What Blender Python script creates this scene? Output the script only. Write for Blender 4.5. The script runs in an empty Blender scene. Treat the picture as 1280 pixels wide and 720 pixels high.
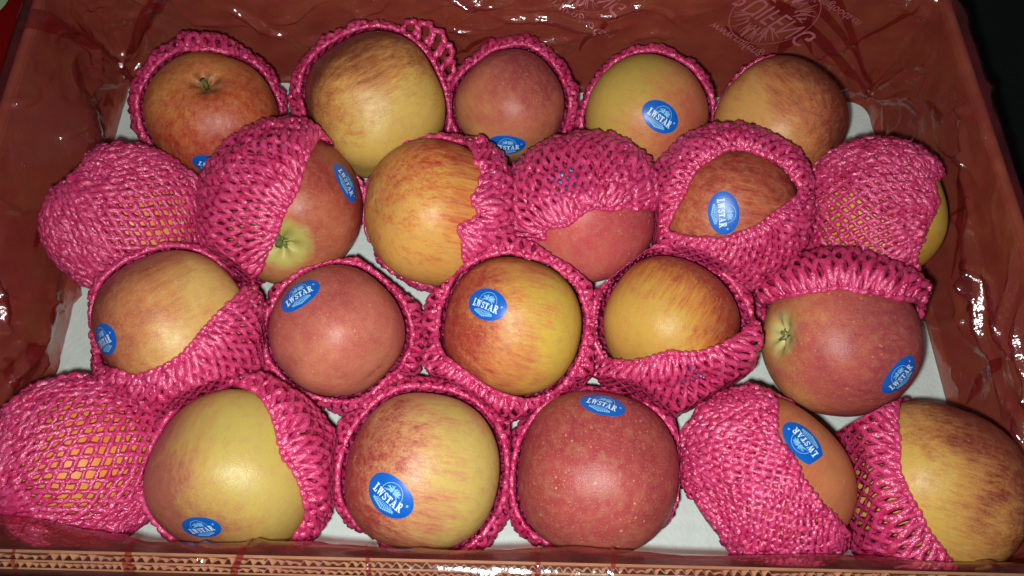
import bpy, math, random
import numpy as np
from mathutils import Matrix, Vector

random.seed(7)
rng = np.random.default_rng(7)
scene = bpy.context.scene
COL = scene.collection

# ------------------------------------------------------------------ camera
FPX = 1005.0                       # focal length in pixels of a 1280 wide picture
PITCH, ROLL, DIST = math.radians(21.5), math.radians(1.4), 0.435
FWD = np.array([0, math.sin(PITCH), -math.cos(PITCH)])
UP0 = np.array([0, math.cos(PITCH), math.sin(PITCH)])
RT0 = np.array([1.0, 0, 0])
RT = RT0 * math.cos(ROLL) + UP0 * math.sin(ROLL)
UPV = -RT0 * math.sin(ROLL) + UP0 * math.cos(ROLL)
CAM = np.array([0, 0, 0.04]) - FWD * DIST
cd = bpy.data.cameras.new('camera')
cd.sensor_width = 36.0
cd.lens = 36.0 * FPX / 1280.0
cd.clip_start = 0.01
cd.clip_end = 50
cam = bpy.data.objects.new('camera', cd)
COL.objects.link(cam)
M = Matrix.Identity(4)
for i in range(3):
    M[i][0], M[i][1], M[i][2], M[i][3] = RT[i], UPV[i], -FWD[i], CAM[i]
cam.matrix_world = M
scene.camera = cam

# ------------------------------------------------------------------ world + light (a phone flash beside the lens, dark room)
w = bpy.data.worlds.new('World')
scene.world = w
w.use_nodes = True
w.node_tree.nodes['Background'].inputs[0].default_value = (0.9, 0.95, 1.0, 1)
w.node_tree.nodes['Background'].inputs[1].default_value = 0.040
ld = bpy.data.lights.new('phone_flash', 'SPOT')
ld.energy = 9.0
ld.color = (1.0, 0.97, 0.93)
ld.shadow_soft_size = 0.008
ld.spot_size = math.radians(125)
ld.spot_blend = 1.0
lo = bpy.data.objects.new('phone_flash', ld)
COL.objects.link(lo)
lp = CAM - RT * 0.014 - UPV * 0.016 + FWD * 0.004
aim = np.array([-0.005, -0.045, 0.04])
lo.matrix_world = Matrix.Translation(Vector(lp)) @ Vector(aim - lp).to_track_quat('-Z', 'Y').to_matrix().to_4x4()

scene.view_settings.view_transform = 'Standard'
scene.view_settings.look = 'None'
scene.view_settings.gamma = 1
scene.view_settings.exposure = 0.0
scene.view_settings.use_curve_mapping = False
scene.cycles.transparent_max_bounces = 16


# ------------------------------------------------------------------ helpers
def ray(px, py):
    d = FWD + RT * (px - 640) / FPX - UPV * (py - 360) / FPX
    return d / np.linalg.norm(d)


def on_plane(px, py, axis, val):
    d = ray(px, py)
    t = (val - CAM[axis]) / d[axis]
    return CAM + d * t


def norm(v):
    v = np.asarray(v, float)
    return v / np.linalg.norm(v, axis=-1, keepdims=True)


def lin(r, g, b):
    f = lambda c: ((c / 255 + 0.055) / 1.055) ** 2.4 if c > 10 else c / 255 / 12.92
    return (f(r), f(g), f(b), 1)


def mesh_obj(name, verts, faces, mat, parent=None, smooth=True):
    me = bpy.data.meshes.new(name)
    verts = np.asarray(verts, np.float32).reshape(-1, 3)
    if isinstance(faces, np.ndarray):
        n, c = faces.shape
        me.vertices.add(len(verts))
        me.vertices.foreach_set('co', verts.ravel())
        me.loops.add(n * c)
        me.loops.foreach_set('vertex_index', faces.astype(np.int32).ravel())
        me.polygons.add(n)
        me.polygons.foreach_set('loop_start', np.arange(0, n * c, c, dtype=np.int32))
        me.update(calc_edges=True)
    else:
        me.from_pydata(verts.tolist(), [], faces)
        me.update()
    me.validate()
    if smooth:
        me.polygons.foreach_set('use_smooth', np.ones(len(me.polygons), bool))
    if mat:
        me.materials.append(mat)
    o = bpy.data.objects.new(name, me)
    COL.objects.link(o)
    if parent:
        o.parent = parent
    return o


def empty(name, loc=(0, 0, 0)):
    o = bpy.data.objects.new(name, None)
    o.empty_display_size = 0.01
    o.location = loc
    COL.objects.link(o)
    return o


def tag(o, label, cat, group=None, kind=None):
    if label: o['label'] = label
    if cat: o['category'] = cat
    if group: o['group'] = group
    if kind: o['kind'] = kind
    return o


class SinNoise:
    """smooth pseudo noise on vectors: a sum of random plane waves, about -1..1"""
    def __init__(self, scale, n=14, seed=0):
        r = np.random.default_rng(seed)
        self.k = r.normal(size=(n, 3)) * scale
        self.p = r.uniform(0, 6.283, n)

    def __call__(self, v):
        return np.sin(v @ self.k.T + self.p).sum(-1) / math.sqrt(len(self.p)) * 1.0


class Nodes:
    def __init__(self, name):
        self.m = bpy.data.materials.new(name)
        self.m.use_nodes = True
        self.t = self.m.node_tree
        self.t.nodes.clear()

    def n(self, typ, **kw):
        nd = self.t.nodes.new(typ)
        for k, v in kw.items():
            if k.startswith('i_'):
                key = k[2:]
                key = int(key) if key.isdigit() else key.replace('_', ' ')
                self.set(nd.inputs[key], v)
            else:
                setattr(nd, k, v)
        return nd

    def set(self, sock, v):
        if isinstance(v, bpy.types.NodeSocket):
            self.t.links.new(v, sock)
        else:
            sock.default_value = v

    def math(self, op, a, b=0.0, clamp=False):
        nd = self.n('ShaderNodeMath', operation=op, use_clamp=clamp)
        self.set(nd.inputs[0], a)
        self.set(nd.inputs[1], b)
        return nd.outputs[0]

    def vmul(self, a, b):
        nd = self.n('ShaderNodeVectorMath', operation='MULTIPLY')
        self.set(nd.inputs[0], a)
        self.set(nd.inputs[1], b)
        return nd.outputs[0]

    def noise(self, vec, scale=1.0, detail=4.0, rough=0.55):
        nd = self.n('ShaderNodeTexNoise')
        self.set(nd.inputs['Vector'], vec)
        nd.inputs['Scale'].default_value = scale
        nd.inputs['Detail'].default_value = detail
        nd.inputs['Roughness'].default_value = rough
        return nd.outputs['Fac']

    def ramp(self, fac, stops):
        nd = self.n('ShaderNodeValToRGB')
        el = nd.color_ramp.elements
        while len(el) < len(stops):
            el.new(0.5)
        for e, (p, c) in zip(el, stops):
            e.position = p
            e.color = c
        self.set(nd.inputs[0], fac)
        return nd.outputs[0]

    def mix(self, fac, a, b, blend='MIX'):
        nd = self.n('ShaderNodeMix', data_type='RGBA', blend_type=blend)
        self.set(nd.inputs[0], fac)
        self.set(nd.inputs[6], a)
        self.set(nd.inputs[7], b)
        return nd.outputs[2]

    def maprange(self, v, a, b, c=0.0, d=1.0):
        nd = self.n('ShaderNodeMapRange')
        self.set(nd.inputs[0], v)
        for i, x in enumerate((a, b, c, d)):
            nd.inputs[i + 1].default_value = x
        return nd.outputs[0]

    def out(self, shader, vol=None):
        o = self.n('ShaderNodeOutputMaterial')
        self.t.links.new(shader, o.inputs[0])
        return self.m


# ------------------------------------------------------------------ materials
def mat_net():
    N = Nodes('pink_foam')
    tc = N.n('ShaderNodeTexCoord').outputs['Object']
    a = N.noise(tc, 95, 2)
    b = N.noise(tc, 560, 3, 0.6)
    col = N.ramp(a, [(0.3, lin(238, 52, 124)), (0.7, lin(253, 92, 160))])
    col = N.mix(N.maprange(b, 0.50, 0.75, 0, 0.4), col, lin(252, 150, 196))  # pale flecks: the foam's sparkle painted into its colour
    bump = N.n('ShaderNodeBump', i_Strength=0.9, i_Distance=0.0011)
    N.set(bump.inputs['Height'], b)
    p = N.n('ShaderNodeBsdfPrincipled')
    N.set(p.inputs['Base Color'], col)
    N.set(p.inputs['Normal'], bump.outputs[0])
    p.inputs['Roughness'].default_value = 0.24
    p.inputs['Coat Weight'].default_value = 1.0
    p.inputs['Coat IOR'].default_value = 1.8
    p.inputs['Coat Roughness'].default_value = 0.2
    N.set(p.inputs['Coat Normal'], bump.outputs[0])
    p.inputs['Specular IOR Level'].default_value = 0.9
    tl = N.n('ShaderNodeBsdfTranslucent')
    N.set(tl.inputs[0], col)
    mx = N.n('ShaderNodeMixShader', i_0=0.40)
    N.t.links.new(p.outputs[0], mx.inputs[1])
    N.t.links.new(tl.outputs[0], mx.inputs[2])
    return N.out(mx.outputs[0])


def mat_simple(name, c, rough=0.5, spec=0.5, bump=0.0, bscale=300, var=0.0, vscale=40, metallic=0):
    N = Nodes(name)
    tc = N.n('ShaderNodeTexCoord').outputs['Object']
    p = N.n('ShaderNodeBsdfPrincipled')
    col = c
    if var:
        nz = N.noise(tc, vscale, 5)
        dark = tuple(x * (1 - var) for x in c[:3]) + (1,)
        lite = tuple(min(1, x * (1 + var)) for x in c[:3]) + (1,)
        col = N.ramp(nz, [(0.3, dark), (0.7, lite)])
    N.set(p.inputs['Base Color'], col)
    p.inputs['Roughness'].default_value = rough
    p.inputs['Specular IOR Level'].default_value = spec
    p.inputs['Metallic'].default_value = metallic
    if bump:
        nz = N.noise(tc, bscale, 4)
        b = N.n('ShaderNodeBump', i_Strength=bump, i_Distance=0.001)
        N.set(b.inputs['Height'], nz)
        N.set(p.inputs['Normal'], b.outputs[0])
    return N.out(p.outputs[0])


def mat_film(name, tint, body, fac, bump=0.5):
    N = Nodes(name)
    tc = N.n('ShaderNodeTexCoord').outputs['Object']
    tr = N.n('ShaderNodeBsdfTransparent')
    tr.inputs[0].default_value = tint
    di = N.n('ShaderNodeBsdfPrincipled')
    di.inputs['Base Color'].default_value = body
    di.inputs['Roughness'].default_value = 0.5
    di.inputs['Specular IOR Level'].default_value = 0.2
    nz = N.noise(tc, 55, 4)
    mx = N.n('ShaderNodeMixShader')
    N.set(mx.inputs[0], N.maprange(nz, 0.35, 0.65, fac * 0.45, fac * 1.5))
    N.t.links.new(tr.outputs[0], mx.inputs[1])
    N.t.links.new(di.outputs[0], mx.inputs[2])
    gl = N.n('ShaderNodeBsdfGlossy')
    gl.inputs['Color'].default_value = (1, 1, 1, 1)
    gl.inputs['Roughness'].default_value = 0.11
    bp = N.n('ShaderNodeBump', i_Strength=bump, i_Distance=0.0016)
    N.set(bp.inputs['Height'], N.noise(tc, 150, 4, 0.6))
    N.set(gl.inputs['Normal'], bp.outputs[0])
    fr = N.n('ShaderNodeLayerWeight')
    fz = N.math('MULTIPLY_ADD', N.math('POWER', fr.outputs['Facing'], 4.0), 0.6)
    fz.node.inputs[2].default_value = 0.085
    m2 = N.n('ShaderNodeMixShader')
    N.set(m2.inputs[0], N.math('MULTIPLY', fz, 1.0, True))
    N.t.links.new(mx.outputs[0], m2.inputs[1])
    N.t.links.new(gl.outputs[0], m2.inputs[2])
    return N.out(m2.outputs[0])


MAT_NET = mat_net()
MAT_FILM = mat_film('red_film', (0.87, 0.54, 0.51, 1), lin(138, 34, 46), 0.25)
MAT_CLEAR = mat_film('red_film_clear', (0.97, 0.88, 0.85, 1), lin(150, 70, 66), 0.16, 0.2)
MAT_FOLD = mat_film('red_film_fold', (0.90, 0.62, 0.59, 1), lin(140, 30, 38), 0.2)
MAT_CARD = mat_simple('cardboard', lin(176, 142, 108), 0.85, 0.2, 0.3, 500, 0.12, 60)
MAT_FLUTE = mat_simple('cardboard_flute', lin(196, 160, 122), 0.9, 0.15, 0.2, 600, 0.1, 90)
MAT_SHEET = mat_simple('white_foam', lin(192, 204, 200), 0.6, 0.35, 0.5, 380, 0.05, 120)
MAT_BLUE = mat_simple('sticker_blue', lin(8, 92, 188), 0.38, 0.45, 0, 0, 0.06, 60)
MAT_PRINT = mat_simple('sticker_print', lin(205, 236, 246), 0.5, 0.3)
MAT_FINE = mat_simple('sticker_fine_print', lin(128, 190, 226), 0.5, 0.3)
MAT_FPRINT = mat_simple('film_print', lin(172, 98, 104), 0.6, 0.3)
MAT_STEM = mat_simple('stem', lin(96, 98, 52), 0.8, 0.2, 0.4, 900, 0.35, 300)
MAT_SEPAL = mat_simple('sepal', lin(92, 104, 62), 0.85, 0.2, 0.4, 900, 0.4, 400)
MAT_GROUND = mat_simple('dark_ground', (0.006, 0.009, 0.008, 1), 0.7, 0.2, 0.2, 60, 0.4, 9)


def mat_apple(i, ground, mid, blush, bdir, k, b, streak, dots, pole, polecol, rough, seed):
    N = Nodes('apple_skin_%d' % i)
    tc = N.n('ShaderNodeTexCoord').outputs['Object']
    nd = N.n('ShaderNodeVectorMath', operation='NORMALIZE')
    N.set(nd.inputs[0], tc)
    d = nd.outputs[0]
    ad = N.n('ShaderNodeVectorMath', operation='ADD')
    N.set(ad.inputs[0], d)
    ad.inputs[1].default_value = (seed * 1.7, seed * 2.3, seed * 0.9)
    dv = ad.outputs[0]
    # streaks run from stem to calyx (along local z), warped a little
    s1 = N.noise(N.vmul(dv, (11, 11, 1.5)), 1.0, 6, 0.62)
    s2 = N.noise(N.vmul(dv, (34, 34, 3.4)), 1.0, 4, 0.6)
    pt = N.noise(dv, 2.1, 3)
    spk = N.noise(dv, 60, 3, 0.6)
    dot = N.n('ShaderNodeVectorMath', operation='DOT_PRODUCT')
    N.set(dot.inputs[0], d)
    dot.inputs[1].default_value = tuple(bdir)
    m = N.math('MULTIPLY_ADD', dot.outputs['Value'], k)
    m.node.inputs[2].default_value = b
    m = N.math('ADD', m, N.math('MULTIPLY', N.math('SUBTRACT', s1, 0.5), 1.9 * streak))
    m = N.math('ADD', m, N.math('MULTIPLY', N.math('SUBTRACT', s2, 0.5), 1.3 * streak))
    m = N.math('ADD', m, N.math('MULTIPLY', N.math('SUBTRACT', pt, 0.5), 1.0))
    m = N.math('ADD', m, N.math('MULTIPLY', N.math('SUBTRACT', spk, 0.5), 0.55), True)
    col = N.ramp(m, [(0.08, ground), (0.46, mid), (0.92, blush)])
    mott = N.noise(dv, 9, 5, 0.65)
    col = N.mix(N.maprange(mott, 0.46, 0.74, 0, 0.42), col, lin(172, 128, 88))
    col = N.mix(N.maprange(N.noise(N.vmul(dv, (22, 22, 6)), 1.0, 5, 0.7), 0.52, 0.8, 0, 0.42), col, mid)
    # pole colouring
    sz = N.n('ShaderNodeSeparateXYZ')
    N.set(sz.inputs[0], d)
    if pole:
        pz = N.math('MULTIPLY', sz.outputs[2], 1.0 if pole > 0 else -1.0)
        pz = N.math('ADD', pz, N.math('MULTIPLY', N.math('SUBTRACT', s1, 0.5), 0.10))
        a = 1 - abs(pole)
        col = N.mix(N.maprange(pz, a, a + 0.055, 0, 0.92), col, polecol)
    # lenticels: small pale dots
    vo = N.n('ShaderNodeTexVoronoi', feature='F1')
    N.set(vo.inputs['Vector'], dv)
    vo.inputs['Scale'].default_value = 13
    vo.inputs['Randomness'].default_value = 1
    sc = N.n('ShaderNodeSeparateColor')
    N.set(sc.inputs[0], vo.outputs['Color'])
    size = N.math('MULTIPLY', sc.outputs[0], 0.27)
    dm = N.math('SUBTRACT', size, vo.outputs['Distance'])
    dens = N.maprange(N.noise(dv, 3.0, 2), 0.38, 0.62, 0.15, 1.0)
    dm = N.math('MULTIPLY', N.maprange(dm, 0.0, 0.12, 0, dots), dens)
    vf = N.n('ShaderNodeTexVoronoi', feature='F1')
    N.set(vf.inputs['Vector'], dv)
    vf.inputs['Scale'].default_value = 26
    fd = N.maprange(vf.outputs['Distance'], 0.10, 0.26, 0.45 * dots, 0.0)
    dm = N.math('MAXIMUM', dm, fd)
    col = N.mix(dm, col, lin(222, 172, 128))
    # a few dark specks
    v2 = N.n('ShaderNodeTexVoronoi', feature='F1')
    N.set(v2.inputs['Vector'], dv)
    v2.inputs['Scale'].default_value = 10
    s3 = N.n('ShaderNodeSeparateColor')
    N.set(s3.inputs[0], v2.outputs['Color'])
    dk = N.math('SUBTRACT', N.math('MULTIPLY', N.math('SUBTRACT', s3.outputs[1], 0.30), 0.14), v2.outputs['Distance'])
    col = N.mix(N.maprange(dk, 0.0, 0.02, 0, 0.6), col, lin(92, 62, 34))
    p = N.n('ShaderNodeBsdfPrincipled')
    N.set(p.inputs['Base Color'], col)
    N.set(p.inputs['Roughness'], N.maprange(mott, 0.3, 0.7, rough - 0.10, rough + 0.12))
    p.inputs['Specular IOR Level'].default_value = 0.36
    p.inputs['Subsurface Weight'].default_value = 0.08
    p.inputs['Subsurface Scale'].default_value = 0.004
    p.inputs['Subsurface Radius'].default_value = (1, 0.4, 0.2)
    bp = N.n('ShaderNodeBump', i_Strength=0.22, i_Distance=0.0007)
    N.set(bp.inputs['Height'], N.math('ADD', spk, N.math('MULTIPLY', mott, 1.6)))
    N.set(p.inputs['Normal'], bp.outputs[0])
    return N.out(p.outputs[0])


# ------------------------------------------------------------------ the box
H = 0.085                                   # wall height above the white sheet
ZB = -0.0062                                # top of the box bottom
CORN = [np.array(c) for c in ((-0.270, -0.1424), (0.266, -0.1422), (0.2385, 0.1655), (-0.2655, 0.1675))]   # inner corners, FL FR BR BL
THK = 0.0078

g = mesh_obj('ground', [(-3, -3, -0.0130), (3, -3, -0.0130), (3, 3, -0.0130), (-3, 3, -0.0130)], [[0, 1, 2, 3]], MAT_GROUND, None, False)
tag(g, None, None, kind='structure')


def offset_poly(poly, d):
    out = []
    n = len(poly)
    for i in range(n):
        a, b, c = poly[i - 1], poly[i], poly[(i + 1) % n]
        e1, e2 = norm(b - a), norm(c - b)
        n1, n2 = np.array([e1[1], -e1[0]]), np.array([e2[1], -e2[0]])   # outward for ccw
        bis = norm(n1 + n2)
        out.append(b + bis * d / max(0.3, bis @ n1))
    return out


def box_part(name, mat, parent, p0, p1, d0, d1, z0, z1):
    """a flat board strip along the wall line p0-p1 between offsets d0..d1 (outwards)"""
    e = norm(p1 - p0)
    nn = np.array([e[1], -e[0]])
    v = []
    for z in (z0, z1):
        for (q, d) in ((p0, d0), (p1, d0), (p1, d1), (p0, d1)):
            x = q + nn * d
            v.append((x[0], x[1], z))
    return mesh_obj(name, v, [[0, 3, 2, 1], [4, 5, 6, 7], [0, 1, 5, 4], [1, 2, 6, 5], [2, 3, 7, 6], [3, 0, 4, 7]], mat, parent, False)


box = tag(empty('cardboard_box', (0, 0, -0.0125)), 'open brown corrugated cardboard fruit box lined with red plastic film', 'box')


def P(o):                                   # keep world placement under an empty that is only translated
    o.matrix_parent_inverse = Matrix.Translation(-o.parent.location)
    return o


bo = offset_poly(CORN, THK)
P(mesh_obj('bottom_panel', [(*c, z) for z in (-0.0125, ZB) for c in bo],
           [[3, 2, 1, 0], [4, 5, 6, 7], [0, 1, 5, 4], [1, 2, 6, 5], [2, 3, 7, 6], [3, 0, 4, 7]], MAT_CARD, box, False))
layers = [(0.0, 0.0011), (0.0040, 0.0048), (0.0071, 0.0078)]
for i in range(4):
    a, b = CORN[i].copy(), CORN[(i + 1) % 4].copy()
    e = norm(b - a)
    a2, b2 = (a - e * THK, b + e * THK) if i % 2 == 0 else (a - e * 0.0, b + e * 0.0)
    wall = P(box_part('wall', MAT_CARD, box, a2, b2, *layers[0], ZB + 0.0003, H if i == 0 else H - .0038))
    if i:                                              # folded-over board: closed rounded rim
        nn = np.array([e[1], -e[0]])
        TS = .0058
        prof = [(TS * (.5 - .5 * math.cos(q)), H - .0035 + .0035 * math.sin(q)) for q in np.linspace(0, math.pi, 9)]
        prof = [(.0011, ZB + .0003), (.0011, H - .0036)] + [(max(d, .0011) if z < H - .003 else d, z + .0002) for d, z in prof] + [(TS, ZB + .0003)]
        v = [(*(q + nn * d), z) for q in (a2, b2) for d, z in prof]
        m_ = len(prof)
        f = [[k, k + 1, m_ + k + 1, m_ + k] for k in range(m_ - 1)] + [list(range(m_))[::-1], list(range(m_, 2 * m_))]
        q = mesh_obj('folded_rim', v, f, MAT_CARD, wall, False)
        pass
        continue
    for l in layers[1:]:
        q = box_part('liner_board', MAT_CARD, box, a2, b2, *l, ZB + 0.0003, H - 0.0002)
        q.parent = wall
        pass
    for (d0, d1), pitch in ((((0.0011, 0.0040)), 0.0040), (((0.0048, 0.0071)), 0.0034)):
        L = np.linalg.norm(b2 - a2)
        n = int(L / pitch) * 8
        t = np.linspace(0, L, n)
        ph = rng.uniform(0, 6)
        mid, amp = (d0 + d1) / 2, (d1 - d0) / 2 - 0.0003
        s = np.sin(t / pitch * 2 * math.pi + ph + 0.9 * np.sin(t * 60) + .7 * np.sin(t * 171))
        jit = np.interp(t, np.linspace(0, L, 260), rng.uniform(.12, 1.0, 260))
        off = mid + amp * np.clip(s * 1.3 * jit, -1, 1) + amp * .25 * (1 - jit)
        nn = np.array([e[1], -e[0]])
        th = 0.00075
        v = []
        for z in (ZB + 0.0005, H - 0.0006):
            for dd in (-th / 2, th / 2):
                xy = a2 + e * t[:, None] + nn * (off + dd)[:, None]
                v.append(np.c_[xy, np.full(n, z) + 0.0006 * np.sin(t * 700) * np.sin(t * 91)])
        v = np.concatenate(v)
        k = np.arange(n - 1)
        f = np.concatenate([np.c_[k, k + 1, k + 1 + 2 * n, k + 2 * n], np.c_[k + n, k + 1 + n, k + 1 + 3 * n, k + 3 * n],
                            np.c_[k + 2 * n, k + 1 + 2 * n, k + 1 + 3 * n, k + 3 * n]])
        q = mesh_obj('fluting', v, f, MAT_FLUTE, wall, False)
        pass

# ------------------------------------------------------------------ white foam sheet under the apples
SH = [np.array(c) for c in ((-0.2600, -0.1340), (0.2560, -0.1340), (0.2300, 0.1535), (-0.2555, 0.1585))]


def rounded(poly, r, n=8):
    pts = []
    m = len(poly)
    for i in range(m):
        a, b, c = poly[i - 1], poly[i], poly[(i + 1) % m]
        e1, e2 = norm(a - b), norm(c - b)
        for t in np.linspace(0, 1, n):
            p0, p1 = b + e1 * r, b + e2 * r
            pts.append((1 - t) ** 2 * p0 + 2 * t * (1 - t) * b + t * t * p1)
    return np.array(pts)


ro = rounded(SH, 0.014)
n = len(ro)
v = [(*p, -0.0040) for p in ro] + [(*p, -0.0006) for p in ro] + [(*(p * 0.997), 0.0) for p in ro]
f = [list(range(2 * n, 3 * n))] + [[i, (i + 1) % n, n + (i + 1) % n, n + i] for i in range(n)] + \
    [[n + i, n + (i + 1) % n, 2 * n + (i + 1) % n, 2 * n + i] for i in range(n)]
sh = mesh_obj('foam_sheet', v, f, MAT_SHEET, None, False)
tag(sh, 'white foam sheet lying on the bottom of the box under the apples', 'foam sheet')

# ------------------------------------------------------------------ apples: data
# world centre x, y, z, radius
APP = [(-0.1781, 0.1038, 0.0405, 0.0368), (-0.0829, 0.1125, 0.0430, 0.0418), (-0.0032, 0.1190, 0.0362, 0.0320),
       (0.0776, 0.1120, 0.0385, 0.0348), (0.1560, 0.1075, 0.0385, 0.0378), (-0.2135, 0.0335, 0.0405, 0.0388),
       (-0.1259, 0.0430, 0.0430, 0.0406), (-0.0443, 0.0418, 0.0446, 0.0402), (0.0387, 0.0452, 0.0405, 0.0389),
       (0.1175, 0.0476, 0.0466, 0.0376), (0.1982, 0.0463, 0.0444, 0.0391), (-0.1722, -0.0321, 0.0490, 0.0398),
       (-0.0911, -0.0277, 0.0415, 0.0338), (0.0005, -0.0210, 0.0390, 0.0366), (0.0828, -0.0195, 0.0430, 0.0347),
       (0.1728, -0.0268, 0.0410, 0.0394), (-0.2110, -0.0973, 0.0400, 0.0388), (-0.1318, -0.1034, 0.0452, 0.0411),
       (-0.0423, -0.0983, 0.0410, 0.0376), (0.0446, -0.0972, 0.0420, 0.0388), (0.1277, -0.0992, 0.0420, 0.0412),
       (0.2085, -0.1000, 0.0430, 0.0408)]
YEL, GRN = lin(216, 176, 84), lin(196, 176, 84)
ORG, TAN = lin(214, 134, 66), lin(206, 146, 92)
RED, PNK, DRK = lin(182, 58, 48), lin(186, 74, 76), lin(136, 56, 48)
SAL = lin(200, 104, 86)
# stem axis (x right, y up, z to the camera), ground, mid, blush, blush direction, gain, bias, streak, dots, pole(size,sign), pole colour, rough, aspect, lobe
SPEC = [
    dict(vis=1.35, ax=(.08, -.60, -.79), c=(lin(188, 124, 64), lin(178, 92, 52), lin(158, 50, 42)), bd=(.3, -.7, .3), k=.40, b=.52, st=.75, dt=.3, pole=-.05, pc=lin(120, 84, 48)),
    dict(vis=.6, ax=(.86, .46, -.18), c=(lin(197, 166, 84), lin(187, 127, 67), lin(127, 60, 40)), bd=(-.45, .75, -.55), k=.85, b=.62, st=.60, dt=.35, lobe=.05, pole=0),
    dict(ax=(-.55, .75, -.40), c=(lin(187, 136, 84), lin(178, 98, 76), lin(144, 56, 62)), bd=(.4, .7, -.1), k=.55, b=.60, st=.22, dt=.35, pole=0),
    dict(ax=(-.80, .30, -.50), c=(lin(186, 158, 74), lin(192, 134, 76), lin(182, 92, 72)), bd=(.80, -.5, -.1), k=.75, b=.54, st=.42, dt=.25, pole=0),
    dict(ax=(-.70, .60, -.45), c=(lin(196, 146, 82), lin(182, 108, 66), lin(128, 52, 42)), bd=(.75, .45, -.6), k=.95, b=.68, st=.50, dt=.4, pole=0),
    dict(ax=(.5, .7, -.5), c=(TAN, ORG, RED), bd=(-.5, .8, 0), k=.45, b=.40, st=.4, dt=.2, pole=0),
    dict(vis=1, ax=(.09, .50, -.86), c=(lin(187, 136, 84), lin(173, 96, 71), lin(144, 55, 51)), bd=(.6, .6, -.1), k=.50, b=.58, st=.30, dt=.25, pole=-.10, pc=lin(169, 167, 89)),
    dict(ax=(.88, -.22, -.45), c=(lin(206, 158, 80), lin(200, 122, 64), lin(168, 62, 44)), bd=(.35, .75, -.5), k=.50, b=.50, st=.85, dt=.2, pole=0),
    dict(ax=(.20, -.85, -.50), c=(lin(198, 126, 95), lin(187, 84, 84), lin(169, 60, 75)), bd=(.5, .5, -.2), k=.4, b=.72, st=.2, dt=.7, pole=0),
    dict(ax=(.90, -.20, -.35), c=(lin(188, 126, 80), lin(172, 86, 62), lin(140, 52, 46)), bd=(.2, .9, -.2), k=.35, b=.60, st=.85, dt=.3, pole=0),
    dict(ax=(.60, .30, -.60), c=(lin(197, 164, 64), lin(193, 147, 60), lin(187, 100, 55)), bd=(-.2, -.9, 0), k=.3, b=.20, st=.25, dt=.1, pole=0),
    dict(ax=(.82, .45, -.35), c=(lin(202, 166, 95), lin(187, 122, 76), lin(146, 66, 58)), bd=(-.92, .25, -.3), k=.66, b=.42, st=.35, dt=.5, pole=0),
    dict(ax=(-.60, .60, -.55), c=(lin(198, 129, 95), lin(178, 95, 84), lin(157, 67, 67)), bd=(-.2, .8, -.5), k=.40, b=.66, st=.25, dt=.65, pole=0),
    dict(ax=(.90, -.22, -.38), c=(lin(200, 169, 69), lin(197, 126, 71), lin(160, 56, 49)), bd=(-.95, .1, 0), k=.62, b=.46, st=.55, dt=.35, pole=0),
    dict(ax=(.50, .75, -.45), c=(lin(194, 154, 70), lin(188, 116, 56), lin(148, 54, 40)), bd=(.62, .25, -.75), k=.9, b=.80, st=.60, dt=.4, pole=0),
    dict(vis=1, ax=(.77, -.12, -.62), c=(lin(193, 140, 80), lin(178, 91, 78), lin(153, 62, 71)), bd=(.85, -.1, .25), k=.50, b=.52, st=.34, dt=.5, pole=-.075, pc=lin(186, 182, 116)),
    dict(ax=(.2, .9, -.3), c=(lin(200, 142, 69), ORG, RED), bd=(0, .5, 0), k=.3, b=.32, st=.4, dt=.2, pole=0),
    dict(ax=(.30, .85, -.45), c=(lin(182, 162, 84), lin(182, 142, 80), lin(164, 92, 78)), bd=(-.85, -.35, -.5), k=1.0, b=.54, st=.45, dt=.2, pole=0),
    dict(ax=(.90, -.15, -.42), c=(lin(195, 173, 95), lin(193, 138, 95), lin(157, 60, 60)), bd=(-.92, -.15, -.1), k=.60, b=.48, st=.60, dt=.3, pole=0, asp=.97),
    dict(ax=(.10, .88, -.42), c=(lin(187, 109, 87), lin(164, 75, 73), lin(147, 55, 60)), bd=(-.1, .7, -.2), k=.35, b=.74, st=.3, dt=.75, pole=0, asp=1.0),
    dict(ax=(.60, .70, -.35), c=(lin(193, 122, 76), lin(178, 98, 69), lin(175, 60, 38)), bd=(-.9, .1, 0), k=.50, b=.56, st=.3, dt=.4, pole=0),
    dict(ax=(.85, -.30, -.42), c=(lin(200, 166, 82), lin(186, 128, 70), lin(130, 56, 44)), bd=(.88, .42, -.45), k=.95, b=.55, st=.60, dt=.35, pole=0, asp=.98),
]
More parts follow.
